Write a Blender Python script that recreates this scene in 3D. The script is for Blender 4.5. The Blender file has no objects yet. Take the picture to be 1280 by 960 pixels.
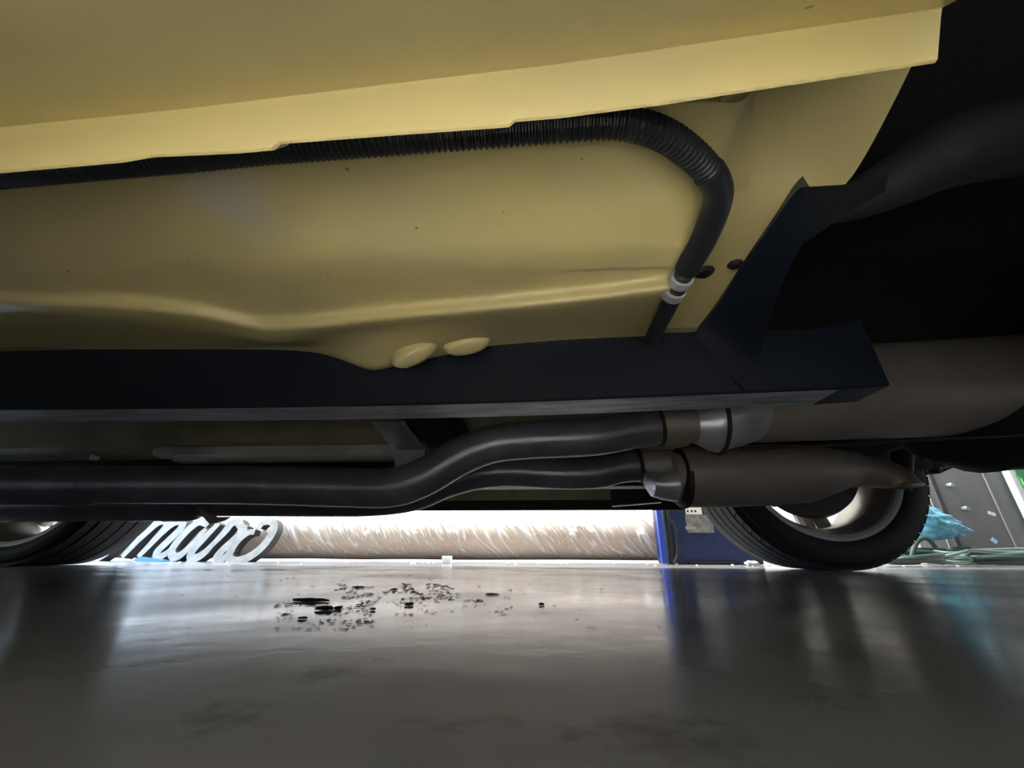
import bpy, bmesh, math, random
from mathutils import Vector, Matrix, noise
random.seed(7)
C = bpy.context.scene
COL = C.collection
PI = math.pi

# ------------------------------------------------------------------ camera
F_PX, PITCH, YAW, ROLL, CAM_H = 500.0, 0.4058, 0.0651, 0.004, 0.0392
_fw = Vector((-math.sin(YAW) * math.cos(PITCH), math.cos(YAW) * math.cos(PITCH), math.sin(PITCH)))
_r0 = Vector((math.cos(YAW), math.sin(YAW), 0))
_u0 = _r0.cross(_fw)
_rt = math.cos(ROLL) * _r0 + math.sin(ROLL) * _u0
_up = -math.sin(ROLL) * _r0 + math.cos(ROLL) * _u0
CAM = Vector((0, 0, CAM_H))
cam = bpy.data.cameras.new('camera')
cam_o = bpy.data.objects.new('camera', cam)
COL.objects.link(cam_o)
M = Matrix((( _rt.x, _up.x, -_fw.x, 0), (_rt.y, _up.y, -_fw.y, 0), (_rt.z, _up.z, -_fw.z, CAM_H), (0, 0, 0, 1)))
cam_o.matrix_world = M
cam.sensor_width = 36.0
cam.lens = F_PX * 36.0 / 1280.0
cam.clip_start = 0.005
C.camera = cam_o

# ------------------------------------------------------------------ light and exposure
C.view_settings.view_transform = 'Standard'
C.view_settings.look = 'None'
C.view_settings.gamma = 1.0
C.view_settings.use_curve_mapping = False
C.view_settings.exposure = 0.9
w = bpy.data.worlds.new('world'); C.world = w; w.use_nodes = True
bg = w.node_tree.nodes['Background']
bg.inputs[0].default_value = (0.80, 0.88, 1.0, 1)
bg.inputs[1].default_value = 1.0


def area(name, loc, target, sx, sy, power, col):
    l = bpy.data.lights.new(name, 'AREA'); l.shape = 'RECTANGLE'; l.size = sx; l.size_y = sy
    l.energy = power; l.color = col
    o = bpy.data.objects.new(name, l); COL.objects.link(o)
    o.location = loc
    o.rotation_euler = (Vector(target) - Vector(loc)).to_track_quat('-Z', 'Y').to_euler()
    return o


area('shop_light', (0.2, 2.30, 2.7), (0.2, 2.35, 0), 3.4, 0.5, 170, (1.0, 0.97, 0.93))
area('door_daylight', (-3.8, 2.6, 1.3), (-0.6, 2.2, 0.1), 2.0, 2.2, 170, (0.55, 0.74, 1.0))
near_fill = area('near_fill_light', (-0.02, -0.22, 0.85), (-0.03, -0.25, 0), 0.22, 0.16, 17, (1.0, 0.97, 0.91))  # unseen lamp added beside the sill; its floor bounce brightens the pan
near_fill.data.spread = math.radians(44)


def ray(px, py):
    return _fw * F_PX + _rt * (px - 640.0) + _up * (480.0 - py)


def at(px, py, Y):            # point seen there on the upright plane y = Y
    d = ray(px, py); return CAM + d * (Y / d.y)


def atz(px, py, z):           # point seen there on the level plane z
    d = ray(px, py); return CAM + d * ((z - CAM_H) / d.z)


# ------------------------------------------------------------------ materials
def mat(name, col, rough=0.5, metal=0.0, spec=0.5, var=0.0, vscale=12.0, bump=0.0, bscale=60.0, col2=None, rvar=0.0, stretch=(1, 1, 1), coat=0.0):
    m = bpy.data.materials.new(name); m.use_nodes = True
    nt = m.node_tree; b = nt.nodes['Principled BSDF']
    b.inputs['Base Color'].default_value = (*col, 1); b.inputs['Roughness'].default_value = rough
    b.inputs['Metallic'].default_value = metal; b.inputs['Specular IOR Level'].default_value = spec
    b.inputs['Coat Weight'].default_value = coat; b.inputs['Coat Roughness'].default_value = 0.15
    tc = nt.nodes.new('ShaderNodeTexCoord'); mp = nt.nodes.new('ShaderNodeMapping')
    mp.inputs['Scale'].default_value = stretch
    nt.links.new(tc.outputs['Object'], mp.inputs[0])
    if var or col2 or rvar:
        n = nt.nodes.new('ShaderNodeTexNoise'); n.inputs['Scale'].default_value = vscale; n.inputs['Detail'].default_value = 6
        nt.links.new(mp.outputs[0], n.inputs['Vector'])
        r = nt.nodes.new('ShaderNodeValToRGB')
        c2 = col2 or tuple(c * (1 - var) for c in col)
        r.color_ramp.elements[0].position = 0.35; r.color_ramp.elements[1].position = 0.65
        r.color_ramp.elements[0].color = (*c2, 1); r.color_ramp.elements[1].color = (*col, 1)
        nt.links.new(n.outputs['Fac'], r.inputs[0]); nt.links.new(r.outputs[0], b.inputs['Base Color'])
        if rvar:
            mr = nt.nodes.new('ShaderNodeMapRange'); mr.inputs[3].default_value = rough + rvar; mr.inputs[4].default_value = max(0.03, rough - rvar)
            nt.links.new(n.outputs['Fac'], mr.inputs[0]); nt.links.new(mr.outputs[0], b.inputs['Roughness'])
    if bump:
        n2 = nt.nodes.new('ShaderNodeTexNoise'); n2.inputs['Scale'].default_value = bscale; n2.inputs['Detail'].default_value = 4
        nt.links.new(mp.outputs[0], n2.inputs['Vector'])
        bp = nt.nodes.new('ShaderNodeBump'); bp.inputs['Strength'].default_value = bump; bp.inputs['Distance'].default_value = 0.004
        nt.links.new(n2.outputs['Fac'], bp.inputs['Height']); nt.links.new(bp.outputs[0], b.inputs['Normal'])
    return m


def floor_mat():
    m = bpy.data.materials.new('sealed_concrete'); m.use_nodes = True
    nt = m.node_tree; b = nt.nodes['Principled BSDF']; L = nt.links.new
    tc = nt.nodes.new('ShaderNodeTexCoord')
    n1 = nt.nodes.new('ShaderNodeTexNoise'); n1.inputs['Scale'].default_value = 2.6; n1.inputs['Detail'].default_value = 8
    L(tc.outputs['Object'], n1.inputs['Vector'])
    r1 = nt.nodes.new('ShaderNodeValToRGB')
    r1.color_ramp.elements[0].position = .3; r1.color_ramp.elements[0].color = (.15, .148, .15, 1)
    r1.color_ramp.elements[1].position = .7; r1.color_ramp.elements[1].color = (.27, .265, .265, 1)
    L(n1.outputs['Fac'], r1.inputs[0])
    # old oily smears: dark irregular blotches
    n2 = nt.nodes.new('ShaderNodeTexNoise'); n2.inputs['Scale'].default_value = 9; n2.inputs['Detail'].default_value = 9; n2.inputs['Roughness'].default_value = .65
    L(tc.outputs['Object'], n2.inputs['Vector'])
    r2 = nt.nodes.new('ShaderNodeValToRGB')
    r2.color_ramp.elements[0].position = .56; r2.color_ramp.elements[0].color = (1, 1, 1, 1)
    r2.color_ramp.elements[1].position = .66; r2.color_ramp.elements[1].color = (.35, .34, .34, 1)
    L(n2.outputs['Fac'], r2.inputs[0])
    mx = nt.nodes.new('ShaderNodeMixRGB'); mx.blend_type = 'MULTIPLY'; mx.inputs[0].default_value = 1
    L(r1.outputs[0], mx.inputs[1]); L(r2.outputs[0], mx.inputs[2]); L(mx.outputs[0], b.inputs['Base Color'])
    mr = nt.nodes.new('ShaderNodeMapRange'); mr.inputs[1].default_value = .3; mr.inputs[2].default_value = .7
    mr.inputs[3].default_value = .11; mr.inputs[4].default_value = .27
    n3 = nt.nodes.new('ShaderNodeTexNoise'); n3.inputs['Scale'].default_value = 5; n3.inputs['Detail'].default_value = 7
    L(tc.outputs['Object'], n3.inputs['Vector']); L(n3.outputs['Fac'], mr.inputs[0]); L(mr.outputs[0], b.inputs['Roughness'])
    n4 = nt.nodes.new('ShaderNodeTexNoise'); n4.inputs['Scale'].default_value = 35; n4.inputs['Detail'].default_value = 5
    L(tc.outputs['Object'], n4.inputs['Vector'])
    bp = nt.nodes.new('ShaderNodeBump'); bp.inputs['Strength'].default_value = .12; bp.inputs['Distance'].default_value = .002
    L(n4.outputs['Fac'], bp.inputs['Height']); L(bp.outputs[0], b.inputs['Normal'])
    b.inputs['Specular IOR Level'].default_value = .5
    return m


def paint_mat():
    """semi-gloss yellow paint with faint road dust and a few specks"""
    m = mat('yellow_paint', (.56, .46, .17), .42, 0, .5, coat=.25)
    nt = m.node_tree; b = nt.nodes['Principled BSDF']; L = nt.links.new
    tc = nt.nodes.new('ShaderNodeTexCoord')
    n1 = nt.nodes.new('ShaderNodeTexNoise'); n1.inputs['Scale'].default_value = 7; n1.inputs['Detail'].default_value = 6
    L(tc.outputs['Object'], n1.inputs['Vector'])
    r1 = nt.nodes.new('ShaderNodeValToRGB')
    r1.color_ramp.elements[0].position = .38; r1.color_ramp.elements[0].color = (.50, .43, .205, 1)
    r1.color_ramp.elements[1].position = .62; r1.color_ramp.elements[1].color = (.55, .465, .195, 1)
    L(n1.outputs['Fac'], r1.inputs[0])
    v = nt.nodes.new('ShaderNodeTexVoronoi'); v.inputs['Scale'].default_value = 26; L(tc.outputs['Object'], v.inputs['Vector'])
    n5 = nt.nodes.new('ShaderNodeTexNoise'); n5.inputs['Scale'].default_value = 14; n5.inputs['Detail'].default_value = 2
    L(tc.outputs['Object'], n5.inputs['Vector'])
    mm = nt.nodes.new('ShaderNodeMath'); mm.operation = 'MULTIPLY'; mm.inputs[1].default_value = .09
    L(n5.outputs['Fac'], mm.inputs[0])
    lt = nt.nodes.new('ShaderNodeMath'); lt.operation = 'SUBTRACT'; L(mm.outputs[0], lt.inputs[0]); L(v.outputs['Distance'], lt.inputs[1])
    mr = nt.nodes.new('ShaderNodeMapRange'); mr.inputs[1].default_value = -.005; mr.inputs[2].default_value = .02; L(lt.outputs[0], mr.inputs[0])
    mx = nt.nodes.new('ShaderNodeMixRGB'); L(mr.outputs[0], mx.inputs[0]); L(r1.outputs[0], mx.inputs[1]); mx.inputs[2].default_value = (.22, .16, .06, 1)
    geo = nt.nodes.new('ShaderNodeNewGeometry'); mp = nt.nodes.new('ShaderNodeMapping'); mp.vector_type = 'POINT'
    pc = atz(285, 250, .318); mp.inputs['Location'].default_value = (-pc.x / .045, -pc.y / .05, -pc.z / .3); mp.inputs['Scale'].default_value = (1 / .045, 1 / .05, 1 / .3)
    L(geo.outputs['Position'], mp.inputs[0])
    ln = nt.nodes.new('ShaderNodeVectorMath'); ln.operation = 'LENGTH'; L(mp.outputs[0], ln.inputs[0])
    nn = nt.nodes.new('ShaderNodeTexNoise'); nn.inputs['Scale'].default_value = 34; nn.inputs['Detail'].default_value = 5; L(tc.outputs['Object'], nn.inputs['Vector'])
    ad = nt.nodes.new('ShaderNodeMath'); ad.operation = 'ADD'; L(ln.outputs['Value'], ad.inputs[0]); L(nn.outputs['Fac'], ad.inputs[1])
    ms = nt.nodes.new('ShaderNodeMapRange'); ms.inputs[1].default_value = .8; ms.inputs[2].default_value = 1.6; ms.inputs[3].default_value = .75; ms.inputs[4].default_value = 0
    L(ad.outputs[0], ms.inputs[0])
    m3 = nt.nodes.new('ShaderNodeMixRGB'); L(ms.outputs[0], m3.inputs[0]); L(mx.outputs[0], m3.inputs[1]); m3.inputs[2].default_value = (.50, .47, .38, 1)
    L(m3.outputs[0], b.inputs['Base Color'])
    n3 = nt.nodes.new('ShaderNodeTexNoise'); n3.inputs['Scale'].default_value = 16; L(tc.outputs['Object'], n3.inputs['Vector'])
    bp = nt.nodes.new('ShaderNodeBump'); bp.inputs['Strength'].default_value = .15; bp.inputs['Distance'].default_value = .002
    L(n3.outputs['Fac'], bp.inputs['Height']); L(bp.outputs[0], b.inputs['Normal'])
    return m


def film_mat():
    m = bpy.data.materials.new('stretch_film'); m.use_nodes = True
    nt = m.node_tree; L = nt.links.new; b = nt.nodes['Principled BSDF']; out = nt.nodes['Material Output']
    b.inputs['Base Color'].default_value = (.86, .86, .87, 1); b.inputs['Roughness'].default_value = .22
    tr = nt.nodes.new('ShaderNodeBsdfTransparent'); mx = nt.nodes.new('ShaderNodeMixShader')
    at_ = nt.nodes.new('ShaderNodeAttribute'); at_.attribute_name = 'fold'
    mr = nt.nodes.new('ShaderNodeMapRange'); mr.inputs[3].default_value = .22; mr.inputs[4].default_value = .95  # folded film is denser; highlights on creases also put into this opacity
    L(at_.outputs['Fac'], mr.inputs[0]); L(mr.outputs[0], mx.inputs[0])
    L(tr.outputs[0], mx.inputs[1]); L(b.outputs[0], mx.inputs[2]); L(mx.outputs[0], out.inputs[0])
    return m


YELLOW = paint_mat()
FLOOR = floor_mat()
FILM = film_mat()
RAIL = mat('rail_satin_black', (.007, .010, .018), .45, 0, .35, bump=.1, bscale=90)
SCUFF = mat('scuffed_rail_edge', (.50, .52, .56), .42, .2, .5, vscale=14, col2=(.24, .255, .28), stretch=(1, 6, 6))
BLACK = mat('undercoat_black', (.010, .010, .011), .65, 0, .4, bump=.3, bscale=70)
PLASTIC = mat('loom_plastic', (.016, .017, .020), .42, 0, .5)
RUBBER = mat('tyre_rubber', (.014, .014, .016), .62, 0, .35, bump=.1, bscale=120)
PIPE = mat('exhaust_pipe_grey', (.24, .23, .26), .34, .45, .5, vscale=9, col2=(.15, .145, .165))
STEEL = mat('muffler_steel', (.42, .375, .33), .46, .35, .5, vscale=7, col2=(.33, .285, .25), bump=.08, bscale=40)
BRIGHT = mat('bare_steel', (.66, .67, .70), .34, .5, .5, vscale=30, col2=(.48, .48, .50))
WELD = mat('weld_bead_brown', (.035, .028, .024), .6, .4, .5, bump=.6, bscale=200)
ALLOY = mat('wheel_alloy', (.72, .71, .69), .34, .6, .5)
BARREL = mat('wheel_barrel', (.55, .51, .45), .42, .55, .5, vscale=10, col2=(.40, .36, .31))
BRAKE = mat('brake_iron', (.05, .048, .05), .5, .6, .5)
PRIMER = mat('dull_yellow_primer', (.30, .26, .15), .5, 0, .5, vscale=8, col2=(.20, .175, .11))
GALV = mat('grey_bracket_steel', (.34, .35, .39), .5, .3, .5, vscale=14, col2=(.22, .23, .26))
CARPET = mat('brown_wrapped_core', (.62, .45, .36), .7, 0, .4, vscale=3, col2=(.54, .37, .28))
WALL = mat('wall_paint', (.74, .74, .73), .7, 0, .3, bump=.1, bscale=30)
SIGNF = mat('sign_face_white', (.50, .51, .53), .5, .1, .5, vscale=22, col2=(.36, .37, .39))
SIGNS = mat('sign_edge_grey', (.05, .05, .05), .6, 0, .5)
BLUE = mat('blue_enamel', (.010, .024, .115), .42, 0, .5, vscale=18, col2=(.008, .018, .085))
BLUE2 = mat('bright_blue_enamel', (.04, .09, .50), .35, 0, .5)
CABLE = mat('black_cable', (.02, .02, .022), .3, 0, .5)
WHITE = mat('white_paper', (.8, .8, .8), .6)
INK = mat('black_ink', (.02, .02, .02), .6)
GREYP = mat('grey_panel_coat', (.19, .19, .193), .5, 0, .5, vscale=5, col2=(.16, .16, .163), bump=.08, bscale=80)
GREYL = mat('light_grey_panel', (.30, .30, .30), .55, 0, .4)
GREYD = mat('dark_grey_trim', (.06, .06, .062), .5, 0, .4)
GREEN = mat('green_plastic', (.02, .15, .05), .35, 0, .5)
BAG = mat('blue_bag_film', (.16, .50, .66), .25, 0, .5, vscale=25, col2=(.10, .38, .54), coat=.3)
HOSE = mat('green_hose', (.03, .06, .05), .38, 0, .5, vscale=20, col2=(.03, .055, .05))
HOSE2 = mat('pale_green_hose', (.15, .21, .19), .4, 0, .5)
DIRT = mat('dark_dirt', (.022, .018, .016), .85, 0, .2, bump=.4, bscale=300)
TAPE = mat('blue_tape', (.05, .22, .50), .5)
CRUMB = mat('pale_crumb', (.55, .52, .46), .8)

# ------------------------------------------------------------------ mesh helpers
ORG = {}                                   # world origin of every object built


def link(name, me, mats, parent=None, org=None, smooth=35):
    for m_ in (mats if isinstance(mats, (list, tuple)) else [mats]):
        me.materials.append(m_)
    o = bpy.data.objects.new(name, me); COL.objects.link(o)
    if smooth is not None:
        me.polygons.foreach_set('use_smooth', [True] * len(me.polygons))
        me.set_sharp_from_angle(angle=math.radians(smooth))
    if parent is not None:
        o.parent = parent
    return o


def obj(name, geo, mats, parent=None, smooth=35, flip=False, fix=True):
    """geo = (verts, faces[, matindex]) in world space -> ONE object"""
    vs, fs = geo[0], geo[1]
    if parent is None:
        xs = [v[0] for v in vs]; ys = [v[1] for v in vs]; zs = [v[2] for v in vs]
        org = Vector(((min(xs) + max(xs)) / 2, (min(ys) + max(ys)) / 2, min(zs)))
    else:
        org = ORG[parent.name]
    me = bpy.data.meshes.new(name)
    me.from_pydata([Vector(v) - org for v in vs], [], fs)
    if len(geo) > 2 and geo[2]:
        me.polygons.foreach_set('material_index', geo[2])
    if fix:
        bm = bmesh.new(); bm.from_mesh(me); bmesh.ops.recalc_face_normals(bm, faces=bm.faces); bm.to_mesh(me); bm.free()
    o = link(name, me, mats, parent, smooth=smooth)
    if parent is None:
        o.location = org
    ORG[o.name] = org
    return o


def thing(name, label, cat, loc=(0, 0, 0), group=None):
    o = bpy.data.objects.new(name, None); COL.objects.link(o); o.location = loc; o.empty_display_size = .1
    ORG[o.name] = Vector(loc)
    return tag(o, label, cat, group)


def tag(o, label=None, cat=None, group=None, kind=None):
    if label: o['label'] = label
    if cat: o['category'] = cat
    if group: o['group'] = group
    if kind: o['kind'] = kind
    return o


def lab(o, label):
    o['label'] = label; return o


def merge(*gs):
    V, Fc, Mi = [], [], []
    for g in gs:
        k = len(V); V += [Vector(v) for v in g[0]]; Fc += [tuple(i + k for i in f) for f in g[1]]
        Mi += list(g[2]) if len(g) > 2 and g[2] else [0] * len(g[1])
    return V, Fc, Mi


def mi(g, i):
    return g[0], g[1], [i] * len(g[1])


def box(x0, x1, y0, y1, z0, z1, bev=0.0):
    if bev:
        bm = bmesh.new(); bmesh.ops.create_cube(bm, size=1)
        for v in bm.verts:
            v.co = Vector(((x0 + x1) / 2 + v.co.x * (x1 - x0), (y0 + y1) / 2 + v.co.y * (y1 - y0), (z0 + z1) / 2 + v.co.z * (z1 - z0)))
        bmesh.ops.bevel(bm, geom=bm.edges[:], offset=bev, segments=2, affect='EDGES', profile=.5)
        bm.verts.index_update()
        g = ([v.co.copy() for v in bm.verts], [tuple(v.index for v in f.verts) for f in bm.faces]); bm.free(); return g
    v = [(x, y, z) for x in (x0, x1) for y in (y0, y1) for z in (z0, z1)]
    return v, [(0, 1, 3, 2), (4, 6, 7, 5), (0, 4, 5, 1), (2, 3, 7, 6), (0, 2, 6, 4), (1, 5, 7, 3)]


def loft(rows, close_u=False, cap=False):
    """rows of equally many points -> quad grid"""
    n = len(rows[0]); V = [Vector(p) for r in rows for p in r]; Fc = []
    for i in range(len(rows) - 1):
        for j in range(n if close_u else n - 1):
            k = (j + 1) % n
            Fc.append((i * n + j, i * n + k, (i + 1) * n + k, (i + 1) * n + j))
    if cap:
        Fc.append(tuple(range(n - 1, -1, -1))); Fc.append(tuple((len(rows) - 1) * n + j for j in range(n)))
    return V, Fc


def catmull(pts, per=6):
    pts = [Vector(p) for p in pts]; out = []
    for i in range(len(pts) - 1):
        p0 = pts[max(i - 1, 0)]; p1 = pts[i]; p2 = pts[i + 1]; p3 = pts[min(i + 2, len(pts) - 1)]
        for k in range(per):
            t = k / per
            out.append(.5 * ((2 * p1) + (p2 - p0) * t + (2 * p0 - 5 * p1 + 4 * p2 - p3) * t * t + (3 * p1 - p0 - 3 * p2 + p3) * t ** 3))
    out.append(pts[-1]); return out


def resample(pts, step):
    out = [pts[0].copy()]; acc = 0
    for a, b in zip(pts, pts[1:]):
        d = (b - a).length
        while acc + d >= step:
            t = (step - acc) / d; a = a.lerp(b, t); out.append(a.copy()); d = (b - a).length; acc = 0
        acc += d
    return out


def tube(path, rad, seg=16, cap=True, squash=1.0, up=Vector((0, 0, 1))):
    """rad: number or function of (index, fraction)"""
    path = [Vector(p) for p in path]; n = len(path); rows = []
    nrm = None
    for i, p in enumerate(path):
        t = (path[min(i + 1, n - 1)] - path[max(i - 1, 0)]).normalized()
        if nrm is None:
            nrm = up - t * up.dot(t)
            if nrm.length < 1e-4: nrm = Vector((0, 1, 0)) - t * t.y
        else:
            nrm = nrm - t * nrm.dot(t)
        nrm.normalize(); bi = t.cross(nrm)
        r = rad(i, i / (n - 1)) if callable(rad) else rad
        rows.append([p + nrm * (math.cos(2 * PI * k / seg) * r * squash) + bi * (math.sin(2 * PI * k / seg) * r) for k in range(seg)])
    return loft(rows, True, cap)


def lathe_y(prof, cx, cz, seg=96, a0=0, a1=2 * PI):
    """profile [(y, radius)] turned about the axle (parallel to y)"""
    rows = []
    full = abs(a1 - a0 - 2 * PI) < 1e-6
    n = seg if full else seg + 1
    for (y, r) in prof:
        rows.append([Vector((cx + r * math.sin(a0 + (a1 - a0) * k / seg), y, cz - r * math.cos(a0 + (a1 - a0) * k / seg))) for k in range(n)])
    return loft(rows, full)


def poly_prism(pts, off):
    """closed outline (list of Vectors) pushed by vector off"""
    pts = [Vector(p) for p in pts]; n = len(pts); off = Vector(off)
    V = pts + [p + off for p in pts]
    return V, [tuple(range(n - 1, -1, -1)), tuple(range(n, 2 * n))] + [(i, (i + 1) % n, n + (i + 1) % n, n + i) for i in range(n)]


def lerp_tab(tab, x):
    if x <= tab[0][0]:
        (a, b), (c, d) = tab[0], tab[1]
        return b + (d - b) * (x - a) / (c - a)
    for (a, b), (c, d) in zip(tab, tab[1:]):
        if x <= c: return b + (d - b) * (x - a) / (c - a)
    (a, b), (c, d) = tab[-2], tab[-1]
    return b + (d - b) * (x - a) / (c - a)


def smooth_tab(tab, x):
    """tab of (x, value), monotone x, smooth interpolation, held flat past the ends"""
    if x <= tab[0][0]: return tab[0][1]
    if x >= tab[-1][0]: return tab[-1][1]
    for i in range(len(tab) - 1):
        if x <= tab[i + 1][0]:
            x0, y0 = tab[i]; x1, y1 = tab[i + 1]
            def sl(j):
                a, b = tab[max(j - 1, 0)], tab[min(j + 1, len(tab) - 1)]
                return (b[1] - a[1]) / (b[0] - a[0])
            t = (x - x0) / (x1 - x0); h = x1 - x0
            return (2*t**3-3*t*t+1)*y0 + (t**3-2*t*t+t)*h*sl(i) + (-2*t**3+3*t*t)*y1 + (t**3-t*t)*h*sl(i+1)


# ------------------------------------------------------------------ setting
fl = obj('floor', box(-9, 4.35, -3.5, 3.6, -.12, 0), FLOOR, smooth=None); tag(fl, kind='structure')
wb = obj('wall_back', box(-6, 4.2, 3.45, 3.6, 0, 3.2), WALL, smooth=None); tag(wb, kind='structure')
wfr = obj('wall_front', box(-6, 4.2, -3.5, -3.35, 0, 3.2), WALL, smooth=None); tag(wfr, kind='structure')
wri = obj('wall_right', box(4.2, 4.35, -3.5, 3.6, 0, 3.2), WALL, smooth=None); tag(wri, kind='structure')
ce = obj('ceiling', box(-6, 4.35, -3.5, 3.6, 3.2, 3.3), WALL, smooth=None); tag(ce, kind='structure')

# ------------------------------------------------------------------ the car
XR, XL, YIN = 0.9353, 0.9353 - 2.8115, 1.3948       # rear / front axle, inner face of the far wheels
YC = 0.88                                           # centre line
car = thing('car', 'yellow car seen from underneath, standing on its wheels on the concrete floor', 'car', (-.45, YC, 0))

# --- floor pan: rows given where they are seen, each at its own height
E_TOP, E_BOT = atz(893, 225, .31), atz(815, 425, .31)


def hem_z(px):   # free lower edge of the near sill flange
    tab = [(-300, 240), (0, 213), (150, 200), (190, 193), (240, 191), (300, 188), (342, 184), (343.5, 177), (500, 165), (639, 155), (640.5, 149), (700, 144), (830, 127), (1200, 70)]
    return lerp_tab(tab, px)


bead = [(-300, 352), (-100, 362), (0, 369), (170, 377), (250, 386), (330, 402), (370, 401), (460, 391), (600, 378), (720, 366), (830, 352), (980, 335)]
rail_top = [(-300, 436), (0, 437), (330, 437), (395, 441), (430, 451), (465, 463), (500, 456), (560, 443), (610, 433), (650, 429), (720, 424), (870, 418), (1200, 410)]
cols = [-300 + i * 12 for i in range(105)]          # to px 948
rows_def = []


def pan_col(px):
    b = smooth_tab(bead, px); rt_ = smooth_tab(rail_top, px)
    k = min(1, max(0, (px - 318) / 75.0)); k = k * k * (3 - 2 * k)      # 0 = left panel, 1 = right panel
    def mixv(a, c): return a + (c - a) * k
    tt = [(128, .322), (175, .323), (210, .3225), (240, .320), (mixv(285, 280), mixv(.3165, .3135)),
          (mixv(322, 312), mixv(.3135, .3065)), (mixv(340, 335), mixv(.3125, .3045)),
          (b - 24, mixv(.3130, .3065)), (b - 7, mixv(.3115, .3065)), (b + 7, mixv(.3000, .2930)), (b + 15, mixv(.2990, .2920)),
          (b + 26, mixv(.304, .300))]
    pts = [atz(px, py, z) for py, z in tt]
    e = at(px, rt_, .512)
    pts.append(pts[-1].lerp(e, .55) + Vector((0, 0, .002)))
    pts.append(e)
    pts.append(Vector((e.x, .56, max(e.z, .325))))
    return catmull(pts, 5)


pan_rows = [pan_col(px) for px in cols]
# the right-hand end: past the edge line under the hose the sheet steps up and away
for r in pan_rows:
    for p in r:
        if p.y < .54:
            t = (p.y - E_TOP.y) / (E_BOT.y - E_TOP.y)
            ex = E_TOP.x + (E_BOT.x - E_TOP.x) * t
            d = (p.x - ex) / .03
            if d > 0:
                s = min(1, d); s = s * s * (3 - 2 * s)
                flat = .348
                p.z = p.z + (flat - p.z) * s
pan_rows.insert(0, [Vector((-1.5, p.y, p.z)) for p in pan_rows[0]])      # runs on to the front wheel well
pan = obj('floor_pan', loft(pan_rows), YELLOW, car, smooth=60)

# rear end of the floor, front end of the floor, tunnel and the far half
X0, X1 = -2.25, .28
prof = [(.50, .335), (.60, .335), (.70, .335), (.715, .345), (.735, .42), (.80, .46), (.96, .46), (1.03, .42), (1.05, .345), (1.065, .325), (1.10, .318), (1.18, .316), (1.30, .320), (1.50, .322), (1.60, .318), (1.62, .24)]
obj('tunnel_floor', loft([[Vector((x, y, z)) for y, z in prof] for x in (X0, -1.4, -.7, 0, X1)]), PRIMER, car, smooth=30)
fr = obj('floor_brace', loft([[Vector((x, y, z)) for y, z in [(1.06, .322), (1.062, .300), (1.10, .298), (1.104, .306), (1.13, .306), (1.134, .298), (1.17, .298), (1.172, .318)]] for x in (-1.10, -.6, -.30)]), mat('pale_brace', (.62, .58, .50), .35, .3, .5, vscale=9, col2=(.40, .36, .30)), car, smooth=30)

# rear torque area panel in yellow, in shade to the right of the hose
rp = []
RIGHT = [(60, 1150), (130, 1116), (230, 1062), (246, 1030), (270, 1003), (318, 962), (392, 905), (430, 878)]
for i in range(17):
    col = []
    for (py, z) in [(60, .350), (130, .350), (200, .348), (235, .345), (262, .343), (300, .340), (360, .338), (430, .336)]:
        px = 815 + (lerp_tab(RIGHT, py) - 815) * i / 16
        p = atz(px, py, z + .004)
        bx = (px - 985) / 40.0; by = (py - 270) / 45.0
        p.z -= .009 * math.exp(-(bx * bx + by * by))
        col.append(p)
    rp.append(catmull(col, 5))
obj('rear_floor_panel', loft(rp), YELLOW, car, smooth=60)
# thin seam sliver on that panel
sm = [atz(903, 120, .341), atz(901, 150, .341), atz(896, 172, .341), atz(895, 196, .341)]
obj('seam_sealer', tube(catmull(sm, 4), .0015, 6), mat('pale_sealer', (.8, .76, .58), .5), car)

# plugs stamped in the pan by the rail
def plug(px, py, rx, ry, Y, ang, h, ring):
    c = at(px, py, Y); rows = []
    e1 = (at(px + rx * math.cos(ang), py - rx * math.sin(ang), Y) - c); e2 = (at(px + ry * math.sin(ang), py + ry * math.cos(ang), Y + .012) - c)
    nn = e1.cross(e2).normalized()
    if nn.z > 0: nn = -nn
    for (s, d) in ring:
        rows.append([c + e1 * (s * math.cos(a * PI / 12)) + e2 * (s * math.sin(a * PI / 12)) + nn * (h * d) for a in range(24)])
    return loft(rows, True, True)
obj('floor_plug', plug(519, 441, 31, 12, .48, .48, .014, [(1.05, -.6), (1, .2), (.85, .8), (.5, 1), (.05, 1.05)]), YELLOW, car, smooth=50)
obj('floor_plug', plug(584, 430, 30, 11, .485, .20, .012, [(1.05, -.6), (1, .2), (.85, .8), (.5, 1), (.05, 1.05)]), YELLOW, car, smooth=50)

# --- near sill: bottom panel, flange with its notched hem
fold = [(-300, 201), (0, 163), (240, 139), (480, 110), (700, 84), (1000, 40)]
YF = .122
rows = []
for i in range(185):
    px = -300 + i * 8.0
    f = at(px, lerp_tab(fold, px), YF); h = at(px, hem_z(px), YF + .004)
    rows.append([Vector((f.x, YF + .030, f.z + .095)), Vector((h.x, YF + .012, h.z + .012)), Vector((h.x, YF + .0055, h.z)), h, Vector((f.x, YF, f.z - .004)), Vector((f.x, YF - .002, f.z - .001)),
                 Vector((f.x, .070, f.z - .052)), Vector((f.x, .042, f.z - .080)), Vector((f.x, .018, f.z - .082)), Vector((f.x, -.008, f.z - .05)), Vector((f.x, -.03, f.z + .06)), Vector((f.x, -.06, f.z + .19))])
rows.insert(0, [Vector((-1.5, p.y, p.z)) for p in rows[0]])
obj('rocker_panel', loft(rows), YELLOW, car, smooth=40)
farp = [(1.60, .33), (1.632, .225), (1.634, .203), (1.642, .203), (1.644, .238), (1.70, .246), (1.735, .27), (1.752, .32), (1.76, .41)]
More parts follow.
